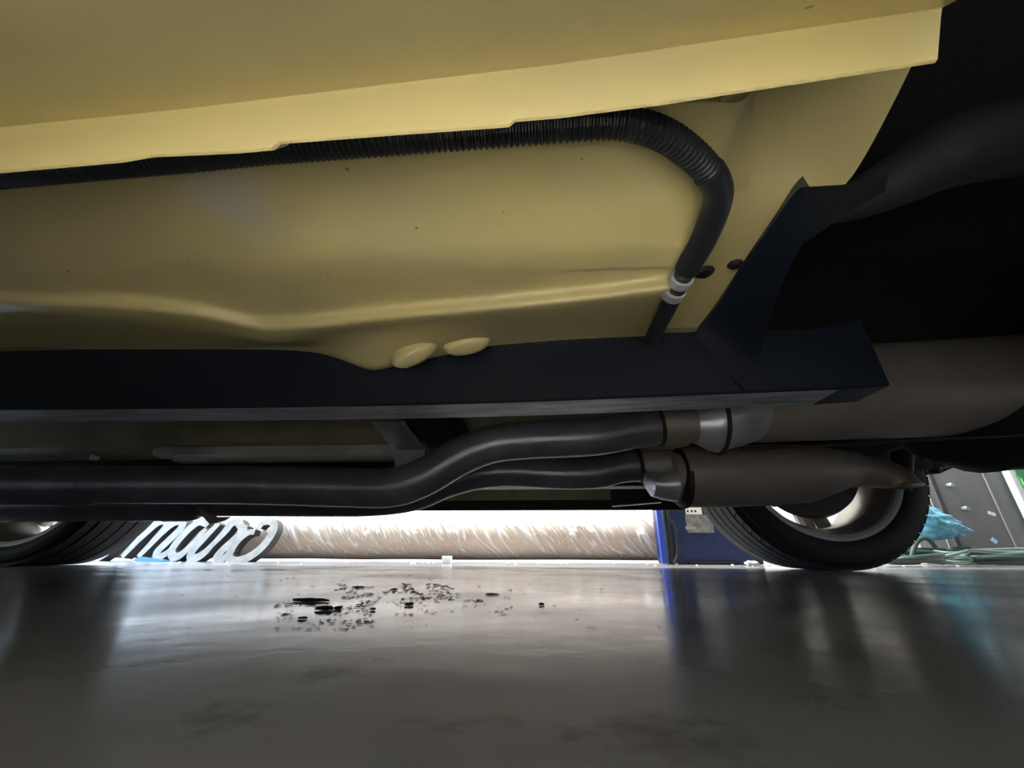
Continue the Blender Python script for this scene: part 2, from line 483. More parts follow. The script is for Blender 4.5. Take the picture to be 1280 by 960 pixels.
obj('rocker_panel', loft([[Vector((x, y, z)) for y, z in farp] for x in (-1.52, -.6, 0, .56)]), BLACK, car, smooth=40)
# far body side and shell above: shuts out the light from overhead
obj('body_side', box(-2.75, 1.75, 1.735, 1.765, .40, .95, .012), YELLOW, car)
obj('body_side', box(-2.75, 1.75, -.075, -.05, .40, .95, .010), YELLOW, car)
obj('body_shell', box(-2.75, 1.75, -.072, 1.76, .90, .98, .02), YELLOW, car)
obj('cowl_panel', box(-2.75, -2.70, -.002, 1.76, .25, .95, .01), YELLOW, car)
obj('rear_valance', box(1.70, 1.75, -.002, 1.76, .42, .95, .01), YELLOW, car)
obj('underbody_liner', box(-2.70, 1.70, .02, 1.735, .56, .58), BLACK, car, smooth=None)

# --- near frame rail: bottom strip scuffed, ends in an angled cut
rb = [(-400, 516), (0, 512), (400, 508), (640, 502.5), (880, 493), (1050, 486), (1085, 484)]
YR, YR2 = .512, .575
xs = [-400 + 20 * i for i in range(75)]
rr = []
for px in xs:
    a = at(px, smooth_tab(rb, px) if px > -390 else 516, YR)
    z = a.z; t = at(px, smooth_tab(rail_top, px) - 3, YR).z
    zt = max(t, .318)
    rr.append([Vector((a.x, YR, z + .003)), Vector((a.x, YR, zt)), Vector((a.x, YR2, zt)), Vector((a.x, YR2, z + .003)), Vector((a.x, YR2 - .003, z)), Vector((a.x, YR + .003, z))])
# slanted end cut
e0, e1, e2 = at(1050, 486, YR), at(1112, 480, YR), at(1097, 446, YR)
rr = [r for r in rr if r[0].x < e0.x - .005]
rr.append([Vector((e0.x, YR, rr[-1][0].z)), Vector((e0.x, YR, rr[-1][1].z)), Vector((e0.x, YR2, rr[-1][2].z)), Vector((e0.x, YR2, rr[-1][3].z)), Vector((e0.x, YR2 - .003, rr[-1][4].z)), Vector((e0.x, YR + .003, rr[-1][5].z))])
rr.append([Vector((e1.x, YR, e1.z)), Vector((e1.x - .004, YR, e2.z + .06)), Vector((e1.x - .004, YR2, e2.z + .06)), Vector((e1.x, YR2, e1.z)), Vector((e1.x, YR2 - .003, e1.z - .002)), Vector((e1.x, YR + .003, e1.z - .002))])
g = loft(rr, True, True)
idx = [1 if (i < (len(rr) - 2) * 6 and i % 6 in (4,)) else 0 for i in range(len(g[1]))]
rail = obj('frame_rail', (g[0], g[1], idx), [RAIL, SCUFF], car, smooth=25)
# far frame rail
obj('frame_rail', box(-2.2, .55, 1.19, 1.25, .225, .322, .004), RAIL, car)
# weld joint on the near rail
wj = [at(905, 430, YR - .002), at(912, 455, YR - .002), at(917, 486, YR - .002)]

# --- outrigger from the rail to the near sill, then the kick-up arch
def ribbon(path_a, path_b, depth):
    """box beam whose seen face runs between two edge paths; pushed up by depth"""
    rows = []
    for a, b in zip(path_a, path_b):
        a, b = Vector(a), Vector(b); rows.append([a, b, b + Vector(depth), a + Vector(depth)])
    return loft(rows, True, True)
oa = [atz(866, 424, .325), atz(890, 392, .330), atz(940, 318, .330), atz(985, 252, .330), atz(1003, 234, .330)]
ob = [at(934, 490, .508), atz(950, 440, .285), atz(972, 370, .312), atz(1000, 310, .325), atz(1030, 272, .332)]
obj('outrigger', ribbon(catmull(oa, 4), catmull(ob, 4), (.022, .012, .05)), RAIL, car, smooth=30)
arch = catmull([atz(1012, 262, .345), atz(1050, 256, .35), atz(1095, 238, .36), atz(1140, 215, .375), atz(1190, 190, .39), atz(1270, 175, .41), atz(1420, 170, .45)], 6)
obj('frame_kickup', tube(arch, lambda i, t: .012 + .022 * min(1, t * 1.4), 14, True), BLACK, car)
obj('spring_mount', merge(poly_prism([atz(1001, 234, .331), atz(1066, 230, .334), atz(1112, 216, .338), atz(1106, 240, .338), atz(1060, 264, .336), atz(1010, 302, .328)], (.01, .05, .05))), BLACK, car, smooth=30)
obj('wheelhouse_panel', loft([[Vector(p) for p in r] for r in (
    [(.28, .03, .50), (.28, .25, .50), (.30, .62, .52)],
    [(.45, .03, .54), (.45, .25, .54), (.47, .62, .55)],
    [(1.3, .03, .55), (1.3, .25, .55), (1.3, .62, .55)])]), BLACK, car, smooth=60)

# --- convoluted wiring loom along the sill, hose with clamp at its end
zl = .304
lp = [(-260, 246), (-120, 232), (0, 217), (100, 208), (200, 199), (343, 185), (500, 173), (640, 162), (740, 154), (785, 155), (830, 169), (866, 194), (888, 217)]
lw = [atz(x, y, zl) for x, y in lp]
path = resample(catmull([Vector((-1.45, lw[0].y, zl)), Vector((-.8, lw[0].y, zl))] + lw, 12), .00105)
loom = obj('wiring_loom', tube(path, lambda i, t: (.0106, .0106, .0092, .0092)[i % 4], 14, True), PLASTIC, car, smooth=20)
hp = [(886, 215), (897, 236), (894, 262), (878, 302), (862, 330), (852, 349), (842, 370), (828, 398), (814, 425)]
hz = [.300, .300, .300, .298, .296, .295, .295, .296, .300]
hose_path = catmull([atz(x, y, z) for (x, y), z in zip(hp, hz)], 8)
hose = obj('vent_hose', tube(hose_path, lambda i, t: .0112 if t < .55 else .0092, 18), PLASTIC, car, smooth=40)
for (pa, pb) in (((853, 346), (849, 353)), ((844, 362), (840, 369))):
    a, b = atz(*pa, .2945), atz(*pb, .2945)
    lab(obj('hose_clamp', tube([a, b], .0115, 20), BRIGHT, car), 'bright steel clamp band')
for (px, py, r) in ((880, 340, .012), (919, 330, .009)):
    c = atz(px, py, .343)
    obj('floor_plug', tube([c + Vector((0, 0, .004)), c, c - Vector((0, 0, .004))], lambda i, t: (r * 1.2, r, r * .6)[i], 18), BLACK, car)

# --- cross member bracket between rail and pipes
gus = [at(462, 527, .62), at(500, 527, .62), at(527, 562, .862), at(493, 563, .862)]
cm = merge(poly_prism(gus, (.004, .006, .004)),
           poly_prism([at(493, 562, .864), at(531, 562, .864), at(531, 612, .864), at(493, 612, .864)], (0, .05, .0)))
obj('crossmember_bracket', cm, GALV, car, smooth=20)
xa, xb = at(503, 545, .70).x, at(560, 545, .70).x
obj('crossmember', merge(box(xa, xb, .58, 1.19, .262, .318, .006), box(xa + .015, xb - .01, .88, .93, .22, .275, .006)), BLACK, car)
lab(obj('glint_bolt', tube([at(122, 573, .69), at(122, 573, .69) - Vector((.002, .010, 0))], .0055, 6), BRIGHT, car), 'bright bolt head added for a small reflection')  # added to stand in for a small white glint

# --- exhaust: two pipes and two mufflers
RA = .038
pa_px = [(-400, 608, .79), (-100, 607, .79), (100, 606, .79), (300, 606, .79), (430, 609, .79), (490, 609, .79), (530, 596, .79), (572, 572, .79), (612, 556, .79), (660, 550, .79), (740, 546, .79), (790, 537, .79), (822, 532, .79)]
pathA = catmull([at(*p) for p in pa_px], 8)
pipeA = obj('exhaust_pipe', tube(pathA, RA, 28), PIPE, car, smooth=50)
sl = [at(-400, 608, .79), at(118, 606, .79)]
obj('pipe_sleeve', tube([sl[0], sl[0].lerp(sl[1], .5), sl[1], sl[1] + Vector((.004, 0, 0))], lambda i, t: .0405 if i < 3 else .0385, 28), PIPE, pipeA, smooth=50)
obj('weld_bead', tube([at(820, 532, .79), at(824, 531.5, .79)], .0415, 28), WELD, pipeA)
pb_px = [(-400, 632, 1.0), (0, 629, 1.0), (240, 626, 1.0), (400, 626, 1.0), (470, 625, 1.0), (520, 618, 1.0), (560, 602, 1.0), (600, 592, 1.0), (640, 589, 1.0), (700, 592, 1.0), (745, 591, 1.0), (775, 584, 1.0), (797, 582, 1.0)]
pathB = catmull([at(*p) for p in pb_px], 8)
pipeB = obj('exhaust_pipe', tube(pathB, RA, 28), PIPE, car, smooth=50)
a, b = at(-400, 632, 1.0), at(210, 627, 1.0)
obj('pipe_sleeve', tube([a, a.lerp(b, .5), b], .0475, 28), PIPE, pipeB, smooth=50)
obj('pipe_coupling', tube([at(208, 627, 1.0), at(212, 627, 1.0), at(240, 626.5, 1.0), at(246, 626.5, 1.0), at(250, 626, 1.0)], lambda i, t: (.047, .049, .049, .046, .040)[i], 28), PIPE, pipeB, smooth=40)
# bent tab hanging off the coupling
lab(obj('hanger_tab', poly_prism([at(247, 634, .955), at(252, 645, .953), at(262, 655, .953), at(276, 651, .955), (at(284, 646, .96)), at(266, 646, .958), at(256, 640, .957)], (.002, .012, .001)), STEEL, pipeB, smooth=20), 'light steel tab')
obj('weld_bead', tube([at(796, 582.5, 1.0), at(800, 582, 1.0)], .0425, 28), WELD, pipeB)


def ring_rows(sections, seg=40):
    """sections: (centre, half-depth y, half-height z[, lean]) ellipses standing across the x axis"""
    rows = []
    for c, ry, rz in sections:
        rows.append([c + Vector((0, ry * math.cos(2 * PI * k / seg), rz * math.sin(2 * PI * k / seg))) for k in range(seg)])
    return loft(rows, True, True)


# near muffler: pipe stub, cone, end cap with a rolled seam, tall oval body
sA = at(822, 532, .79); sA2 = at(866, 530, .79); cA = at(892, 527, .79)
obj('inlet_stub', tube([sA, sA2], .0385, 28), STEEL, pipeA, smooth=40)
mufA = obj('muffler', None or ring_rows([
    (at(903, 505, .80), .060, .062), (at(908, 502, .80), .074, .078), (at(922, 499, .80), .086, .086), (at(938, 496, .80), .090, .092), (at(946, 495, .80), .094, .096),
    (at(960, 494, .80), .094, .096), (at(1150, 486, .82), .096, .100), (at(1420, 470, .84), .10, .104)]), STEEL, car, smooth=30)
lab(obj('inlet_cone', ring_rows([(sA2, .0385, .0385), (at(872, 530, .79), .042, .043), (at(882, 528, .79), .052, .056), (at(893, 525, .79), .060, .066), (at(897, 524, .79), .060, .066)], 36), BRIGHT, mufA, smooth=40), 'brighter bare steel cone')
obj('end_cap', ring_rows([(at(895, 524, .79), .061, .067), (at(905, 519, .79), .066, .068), (at(922, 510, .795), .078, .076), (at(936, 502, .80), .086, .082)], 36), BRIGHT, mufA, smooth=40)
obj('weld_bead', ring_rows([(at(891.5, 525, .79), .0615, .0675), (at(894, 525, .79), .064, .070), (at(896.5, 524.5, .79), .0615, .0675)], 36), WELD, mufA)
obj('body_seam', tube([at(925, 561, .745), at(1060, 556, .745), at(1150, 550, .75), at(1400, 538, .75)], .0028, 8), WELD, mufA)

# far muffler: neck with strap, round body, tapered outlet and turned-down tip
obj('inlet_stub', tube([at(800, 582, 1.0), at(852, 582, 1.0)], .040, 28), STEEL, pipeB, smooth=40)
mufB = obj('muffler', ring_rows([(at(838, 596, .99), .060, .050), (at(850, 596, .99), .076, .068), (at(862, 595, .99), .080, .071), (at(900, 595, .99), .081, .071), (at(960, 593, .99), .081, .070),
                                (at(1005, 592, .99), .078, .066), (at(1040, 588, .99), .066, .050), (at(1058, 586, .99), .052, .042), (at(1072, 586, .99), .045, .040)]), STEEL, car, smooth=40)
obj('body_seam', ring_rows([(at(843, 597, .99), .064, .060), (at(848, 597, .99), .075, .069), (at(853, 597, .99), .077, .071)], 36), WELD, mufB)
lab(obj('inlet_cone', ring_rows([(at(806, 600, .965), .018, .016), (at(814, 606, .96), .034, .026), (at(828, 608, .96), .042, .030), (at(842, 606, .965), .050, .038)], 30), BRIGHT, mufB, smooth=40), 'brighter bare steel cone')
tipp = catmull([at(1050, 590, .99), at(1076, 589, .985), (at(1100, 593, .98)), at(1120, 603, .975), at(1134, 622, .97)], 6)
COPPER = mat('heat_tinted_steel', (.55, .40, .31), .34, .5, .5, vscale=14, col2=(.42, .32, .25))
g = tube(tipp, .037, 28, False)
zc = at(1140, 607, .975).z
gv = [Vector((v[0], v[1], max(v[2], zc))) for v in g[0]]
tip = lab(obj('tail_tip', (gv, g[1]), COPPER, mufB, smooth=60), 'heat tinted slash cut tip')
sd = tip.modifiers.new('wall', 'SOLIDIFY'); sd.thickness = .003

# --- rear axle, far leaf spring, shackle
axle = obj('rear_axle', merge(tube([(XR, .42, .34), (XR, .70, .34)], .042, 20), tube([(XR, 1.06, .34), (XR, 1.36, .34)], .042, 20),
           ring_rows([(Vector((XR - .15, .88, .34)), .05, .05), (Vector((XR - .09, .88, .34)), .11, .11), (Vector((XR, .88, .34)), .15, .14), (Vector((XR + .08, .88, .34)), .13, .13), (Vector((XR + .13, .88, .34)), .06, .06)], 28)), BLACK, car)
sp = catmull([(.55, 1.30, .30), (.75, 1.30, .265), (XR, 1.30, .268), (1.2, 1.30, .30), (1.52, 1.30, .40)], 6)
def strap(path, wy, h):
    return loft([[Vector((p.x, p.y - wy, p.z - h)), Vector((p.x, p.y - wy, p.z + h)), Vector((p.x, p.y + wy, p.z + h)), Vector((p.x, p.y + wy, p.z - h))] for p in path], True, True)
ls = obj('leaf_spring', strap(sp, .03, .012), BLACK, car, smooth=30)
obj('spring_clamp', merge(box(XR - .05, XR + .05, 1.26, 1.34, .252, .262, .002), tube([(XR - .03, 1.265, .24), (XR - .03, 1.265, .35)], .006, 8), tube([(XR + .03, 1.265, .24), (XR + .03, 1.265, .35)], .006, 8)), GALV, ls)
obj('shock_absorber', tube([(XR + .10, 1.24, .22), (XR + .16, 1.16, .50)], .025, 16), BLACK, car)
# black lower edge of the far quarter behind the wheel
q = [at(1140, 585, 1.60), at(1150, 594, 1.60), at(1175, 592, 1.60), at(1188, 586, 1.60), at(1212, 579, 1.60), at(1250, 580, 1.60), at(1330, 583, 1.60), at(1500, 583, 1.6)]
top = [Vector((p.x, 1.60, .56)) for p in q]
g = loft([[Vector((b_.x, 1.60, b_.z)), Vector((t_.x, 1.60, t_.z)), Vector((t_.x, 1.72, t_.z)), Vector((b_.x, 1.72, b_.z + .01))] for b_, t_ in zip(q, top)], True, True)
obj('quarter_panel', g, BLACK, car, smooth=20)
obj('bumper_bracket', merge(tube([at(1150, 584, 1.45), at(1180, 580, 1.47), at(1215, 572, 1.5)], .014, 10), tube([at(1163, 566, 1.4), at(1168, 590, 1.42)], .018, 10)), BLACK, car)
lab(obj('bracket_edge', poly_prism([at(1157, 573, 1.36), at(1174, 571, 1.36), at(1172, 574, 1.36), at(1158, 577, 1.36)], (.002, .01, .002)), BRIGHT, car, smooth=20), 'bright bare metal edge')
obj('fuel_tank', box(1.18, 1.62, .45, 1.25, .36, .56, .03), BLACK, car)
obj('rocker_trim', merge(tube([at(765, 632.5, 1.60), at(826, 627.5, 1.60)], .0035, 8)), BRIGHT, car)

# --- wheels
def tread_block_mesh(yc, wd, R, dr, dang):
    """one shoulder block of the tread, at the bottom of the tyre, origin on the axle line"""
    V = []
    for sgn_a in (-1, 1):
        for y in (yc - wd / 2, yc + wd / 2):
            for r in (R - dr, R):
                a = sgn_a * dang / 2 * (1 if r < R else .93) + (y - yc) * 1.2
                V.append((r * math.sin(a), y, -r * math.cos(a)))
    me = bpy.data.meshes.new('tread_block')
    me.from_pydata(V, [], [(0, 1, 3, 2), (4, 6, 7, 5), (0, 4, 5, 1), (2, 3, 7, 6), (0, 2, 6, 4), (1, 5, 7, 3)])
    bm = bmesh.new(); bm.from_mesh(me); bmesh.ops.recalc_face_normals(bm, faces=bm.faces); bm.to_mesh(me); bm.free()
    me.materials.append(RUBBER); return me


def wheel(cx, R, rl, yin, side, steer=0.0, blocks=True):
    """rl: radius of the rim lip; yin: plane of the inner lip; side +1 = far (inner face towards -y)"""
    W = .275; s = side
    Y = lambda d: yin + s * d           # d = distance outwards from the inner lip
    cz = R
    # tyre: bulged sidewalls, four grooves
    pr = [(.000, rl - .004), (-.006, rl + .004), (-.013, rl + .25 * (R - rl)), (-.014, rl + .5 * (R - rl)), (-.008, rl + .75 * (R - rl)), (.004, R - .016), (.009, R - .0048)]
    gw, gd = .007, .008
    g0 = [.047, .092, .140, .186]
    pr += [(.0395, R - .0048)]
    for gy in g0:
        pr += [(gy - gw / 2, R), (gy - gw / 2 + .001, R - gd), (gy + gw / 2 - .001, R - gd), (gy + gw / 2, R)]
    pr += [(W - .033, R - .001), (W - .018, R - .008), (W - .006, rl + .75 * (R - rl)), (W + .002, rl + .4 * (R - rl)), (W - .01, rl - .004)]
    root = obj('wheel', lathe_y([(Y(.0), rl - .018), (Y(-.004), rl - .010), (Y(-.006), rl - .002), (Y(-.002), rl + .002), (Y(.004), rl - .001), (Y(.006), rl - .012), (Y(.016), rl - .018), (Y(.03), rl - .020), (Y(.055), rl - .040),
                                   (Y(.10), rl - .045), (Y(.15), rl - .040), (Y(W - .03), rl - .016), (Y(W - .014), rl - .012), (Y(W - .010), rl), (Y(W - .02), rl + .004)], cx, cz, 96), [BARREL], car, smooth=40)
    org = ORG[car.name]
    me = root.data
    # bright lip faces
    me.materials.append(ALLOY)
    for i, p in enumerate(me.polygons):
        if i // 96 < 6: p.material_index = 1
    obj('tire', lathe_y([(Y(d), r) for d, r in pr], cx, cz, 120), RUBBER, root, smooth=40)
    # disc face with five double spokes at the outer side
    for k in range(5):
        a = 2 * PI * k / 5 + .35
        for da in (-.13, .13):
            p0 = Vector((cx + .055 * math.sin(a + da * 2.2), Y(.205), cz - .055 * math.cos(a + da * 2.2)))
            p1 = Vector((cx + (rl - .03) * math.sin(a + da), Y(.225), cz - (rl - .03) * math.cos(a + da)))
            obj('spoke', tube([p0, p0.lerp(p1, .5), p1], lambda i, t: .030 - .004 * t, 10), BARREL, root)
    obj('hub', lathe_y([(Y(.10), .001), (Y(.10), .060), (Y(.15), .070), (Y(.19), .065), (Y(.195), .001)], cx, cz, 32), BRAKE, root)
    obj('brake_disc', lathe_y([(Y(.075), .03), (Y(.070), .175), (Y(.095), .182), (Y(.100), .06)], cx, cz, 48), BRAKE, root)
    if blocks:
        n = 64
        if s > 0:
            m_ = tread_block_mesh(Y(.0235), .031, R, .010, 2 * PI / n * .965)
            for k in range(n):
                o = bpy.data.objects.new('tread_block', m_); COL.objects.link(o); o.parent = root
                o.location = Vector((cx, 0, cz)) - org; o.rotation_euler = (0, 2 * PI * k / n, 0)
    return root


wr = wheel(XR, .3402, .2565, YIN, 1)
wf = wheel(XL, .3326, .2719, YIN, 1)
wheel(XR, .3402, .2565, .365, -1, blocks=False)
wheel(XL, .3326, .2719, .365, -1, blocks=False)
# tread block meshes carry world y; shift to the car's own origin
for o in COL.objects:
    if o.name.startswith('tread_block'):
        o.location.y = -ORG[car.name].y
# caliper and brake line on the far rear wheel
obj('brake_caliper', merge(box(XR - .16, XR - .09, 1.44, 1.52, .24, .36, .012), tube(catmull([(XR - .17, 1.40, .32), (XR - .18, 1.43, .24), (XR - .15, 1.45, .20), (XR - .12, 1.44, .21)], 5), .006, 8)), BRAKE, wr)
obj('hub_sleeve', tube([(XR, 1.36, .34), (XR, 1.47, .34)], lambda i, t: (.05, .09)[i], 24), BLACK, wr)

# ------------------------------------------------------------------ wrapped roll behind the car
YB = 2.62
xl, xr_ = at(60, 690, YB).x, at(832, 690, YB).x
RR = .175
rollt = thing('wrapped_roll', 'long brown roll wrapped in crinkled clear plastic film lying behind the car', 'roll', ((xl + xr_) / 2, YB + RR, 0))
def roll_grid(r0, nx, na, fn, a0=-PI * .999, a1=PI):
    rows = []
    for i in range(nx + 1):
        x = xl + (xr_ - xl) * i / nx
        row = []
        for j in range(na):
            a = 2 * PI * j / na
            r = r0 + fn(x, a)
            row.append(Vector((x, YB + RR + r * math.sin(a), RR + r * math.cos(a) )))
        rows.append(row)
    return loft(rows, True, True)
obj('core', roll_grid(RR - .016, 40, 64, lambda x, a: .003 * noise.noise((x * 3, a * 2, 0))), CARPET, rollt, smooth=60)
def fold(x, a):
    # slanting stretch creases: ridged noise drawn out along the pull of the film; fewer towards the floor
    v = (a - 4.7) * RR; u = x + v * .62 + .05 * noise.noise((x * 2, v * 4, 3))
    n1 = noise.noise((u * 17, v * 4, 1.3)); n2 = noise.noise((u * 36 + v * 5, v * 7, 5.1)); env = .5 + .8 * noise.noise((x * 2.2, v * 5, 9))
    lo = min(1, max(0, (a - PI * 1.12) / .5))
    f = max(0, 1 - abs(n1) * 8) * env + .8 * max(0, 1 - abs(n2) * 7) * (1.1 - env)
    top = min(1, max(0, (a - PI * 1.36) / .35))  # film whitened near the roll's top: light from above put into its opacity
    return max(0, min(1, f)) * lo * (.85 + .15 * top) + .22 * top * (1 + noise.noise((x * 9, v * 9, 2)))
def wrink(x, a):
    return -.002 + .011 * fold(x, a)
rows = []
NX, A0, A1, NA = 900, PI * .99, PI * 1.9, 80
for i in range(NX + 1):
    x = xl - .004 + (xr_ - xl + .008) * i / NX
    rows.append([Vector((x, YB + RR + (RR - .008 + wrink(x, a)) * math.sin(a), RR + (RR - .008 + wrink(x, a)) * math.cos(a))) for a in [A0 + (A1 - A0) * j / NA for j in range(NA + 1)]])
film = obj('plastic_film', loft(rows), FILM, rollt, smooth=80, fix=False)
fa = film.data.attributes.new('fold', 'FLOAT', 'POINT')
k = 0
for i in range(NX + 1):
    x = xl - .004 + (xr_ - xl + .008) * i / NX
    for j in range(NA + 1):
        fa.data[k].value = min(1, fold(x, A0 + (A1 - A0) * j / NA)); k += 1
for v in film.data.vertices:
    if v.co.z < .001: v.co.z = .001

# ------------------------------------------------------------------ script sign leaning on the roll
YS = 2.50
sign = thing('script_sign', 'white script lettering sign with dark grey edges leaning against the wrapped roll', 'sign', at(240, 702, YS))
ORG[sign.name] = Vector(sign.location)


def letter(strokes, hw=.023):
    gs = []
    nrm = Vector((0, -1, .12)).normalized()
    for st in strokes:
        pts = []
        for (px, py) in st:
            zb = (702 - py) / 60.0
            pts.append(at(px, py, YS + .03 * zb))
        p = catmull(pts, 5)
        rows = []; n = len(p)
        for i, q_ in enumerate(p):
            t = (p[min(i + 1, n - 1)] - p[max(i - 1, 0)]).normalized()
            b_ = nrm.cross(t).normalized()
            tt = i / (n - 1); w_ = hw * (.62 + .38 * min(1, 4 * tt, 4 * (1 - tt)))
            rows.append([q_ - b_ * w_ + nrm * .030, q_ + b_ * w_ + nrm * .030, q_ + b_ * w_ - nrm * .030, q_ - b_ * w_ - nrm * .030])
        g = loft(rows, True, True)
        gs.append((g[0], g[1], [0 if (i < (n - 1) * 4 and i % 4 == 0) else 1 for i in range(len(g[1]))]))
    return merge(*gs)


LET = [
    [[(18, 628), (10, 618), (-8, 622), (-40, 655), (-52, 685), (-40, 699), (-12, 692), (10, 674)]],
    [[(58, 656), (44, 653), (26, 666), (14, 688), (22, 698), (40, 686), (62, 658)], [(62, 656), (46, 684), (44, 696), (56, 697), (76, 678)]],
    [[(128, 700), (142, 690), (160, 672), (180, 655), (192, 652), (192, 660), (176, 678), (158, 697)], [(160, 695), (178, 676), (200, 656), (212, 652), (212, 660), (196, 678), (178, 697)], [(180, 695), (198, 676), (220, 656), (232, 653), (231, 661), (214, 678), (202, 690), (202, 697), (212, 693), (222, 684)]],
    [[(264, 658), (254, 654), (240, 663), (224, 681), (219, 692), (225, 697), (238, 688), (262, 662)], [(278, 655), (262, 671), (246, 688), (243, 697), (250, 698), (262, 690), (272, 679)]],
    [[(268, 684), (284, 667), (294, 655), (302, 654), (305, 659), (312, 662)], [(312, 661), (296, 676), (280, 691), (275, 699), (283, 699), (296, 688)]],
    [[(327, 661), (332, 655), (341, 653), (346, 657), (344, 667), (332, 684), (315, 697), (299, 702), (291, 699), (292, 690), (302, 676), (314, 667), (322, 666)]],
]
for st in LET:
    obj('letter', letter(st), [SIGNF, SIGNS], sign, smooth=40)

# ------------------------------------------------------------------ blue cabinet with cables and labels
YK = 2.36
k0, k1 = at(836, 706, YK), at(931, 706, YK)
cab = thing('blue_cabinet', 'dark blue steel cabinet with bright blue left flange, beside the end of the wrapped roll', 'cabinet', ((k0.x + k1.x) / 2, YK + .10, 0))
obj('cabinet_body', box(k0.x, at(956, 706, YK).x, YK, YK + .20, .002, .62, .008), BLUE, cab)
fl0, fl1 = at(821, 640, YK - .02), at(833, 640, YK - .02)
obj('side_flange', merge(poly_prism([at(834.5, 704, YK - .02), at(828, 704, YK - .02), Vector((fl0.x + .004, YK - .02, .62)), Vector((fl1.x + .01, YK - .02, .62))], (0, .02, 0))), BLUE2, cab, smooth=20)
obj('base_foot', box(k0.x + .10, k1.x - .03, YK - .012, YK + .02, .001, .016, .002), BLACK, cab)
lb = obj('label', box(at(856, 634, YK).x, at(876, 634, YK).x, YK - .002, YK + .004, at(866, 643, YK).z, at(866, 634.5, YK).z), WHITE, cab, smooth=None); lab(lb, 'white sticker with three black marks')
for px in (859.5, 864.5, 869):
    c = at(px, 639, YK)
    obj('printed_mark', box(c.x - .005, c.x + .005, YK - .003, YK, c.z - .006, c.z + .006), INK, lb, smooth=None)
GR = mat('speckled_sticker', (.24, .24, .25), .5, 0, .5, vscale=38, col2=(.12, .12, .13))
lab(obj('label', box(at(857, 650, YK).x, at(890, 650, YK).x, YK - .002, YK + .004, at(866, 666, YK).z, at(866, 643.5, YK).z), GR, cab, smooth=None), 'worn grey sticker')
lab(obj('label', box(at(857, 662, YK).x, at(870, 662, YK).x, YK - .004, YK + .004, at(866, 662, YK).z, at(866, 658, YK).z), GREYL, cab, smooth=None), 'pale torn sticker corner')
for pts, rad in (([(831, 600), (832, 630), (835, 648), (837, 665), (840, 690), (841, 704)], .0075), ([(834, 600), (835, 645), (842, 655), (846, 672), (847, 692), (843, 704)], .008), ([(830, 600), (829, 640), (833, 670), (835, 690), (836, 704)], .006)):
    o = obj('power_cable', tube(catmull([at(x, y, YK - .012 - {.0075: .0, .008: .022, .006: .040}[rad]) for x, y in pts], 6), rad, 10), CABLE)
    pass
cabs = [o for o in COL.objects if o.name.startswith('power_cable')]
for o, l in zip(cabs, ('black cable hanging in a shallow bend down the blue cabinet, middle one of three', 'black cable bowing out furthest right down the front of the blue cabinet', 'thin black cable hanging closest to the bright blue flange')):
    tag(o, l, 'cable', 'cables hanging on the blue cabinet')

# ------------------------------------------------------------------ right background: panels, post, bin, bag, hoses
YP = 2.55
def upright(px0, px1, py, Y, h, d):
    a, b = at(px0, py, Y).x, at(px1, py, Y).x
    return box(a, b, Y, Y + d, .002, h, .004)
p1 = thing('grey_door', 'dark grey steel door panel with knobs standing upright behind the rear wheel', 'door panel', (at(1235, 700, YP).x, YP, 0))
xA, xB = at(1205, 690, YP).x, at(1300, 690, YP).x
obj('door_leaf', box(xA, xB, YP, YP + .04, .002, 1.1, .004), GREYP, p1)
obj('edge_strip', box(xA - .03, xA - .004, YP - .01, YP + .04, .002, 1.1, .004), GREYD, p1)
xs_ = at(1268, 680, YP).x
obj('seam_strip', box(xs_ - .004, xs_ + .004, YP - .006, YP + .01, .002, 1.1, .002), GREYL, p1)
for px, py in ((1185, 607), (1204, 636)):
    c = at(px, py, YP)
    obj('knob', tube([c, c - Vector((0, .02, 0)), c - Vector((0, .03, 0))], lambda i, t: (.012, .014, .010)[i], 14), GALV, p1)
for (px, py, w_, h_, t_, l) in ((1240, 642, .018, .009, .4, 'small white sticker'), (1243, 676, .014, .012, .8, 'small pale blue sticker')):
    c = at(px, py, YP - .002); ca, sa = math.cos(t_), math.sin(t_)
    pts = [c + Vector((u * ca + v * sa, 0, -u * sa + v * ca)) for u, v in ((-w_, -h_), (w_, -h_), (w_, h_), (-w_, h_))]
    lab(obj('sticker', poly_prism(pts, (0, .003, 0)), WHITE if h_ < .01 else mat('pale_blue', (.4, .6, .75), .5), p1, smooth=None), l)
xC = at(1158, 640, YP + .12).x
tag(obj('grey_board', merge(box(xC - .12, at(1197, 690, YP + .06).x, YP + .10, YP + .13, .002, 1.1, .003), box(xC - .12, at(1197, 690, YP + .06).x, YP + .092, YP + .10, at(1175, 637, YP + .1).z, at(1175, 635, YP + .1).z)), GREYL, smooth=20), 'light grey board standing left of the dark grey door panel', 'board')
a = at(1283, 640, YP - .03)
tag(obj('white_post', box(a.x - .012, a.x + .018, YP - .05, YP - .012, .002, 1.2, .004), mat('white_enamel', (.8, .82, .82), .4)), 'slim white upright post at the right edge of the grey door panel', 'post')
bx = at(1272, 595, 2.85)
gb = thing('green_crate', 'green plastic crate standing behind the white post', 'crate', (bx.x + .26, 3.0, 0))
obj('crate_body', box(bx.x + .0, bx.x + .55, 2.85, 3.25, .002, .70, .02), GREEN, gb)
obj('crate_rib', tube([at(1266, 592, 2.845), at(1276, 598, 2.845), at(1284, 612, 2.845)], .006, 8), mat('light_green', (.15, .38, .12), .4), gb)

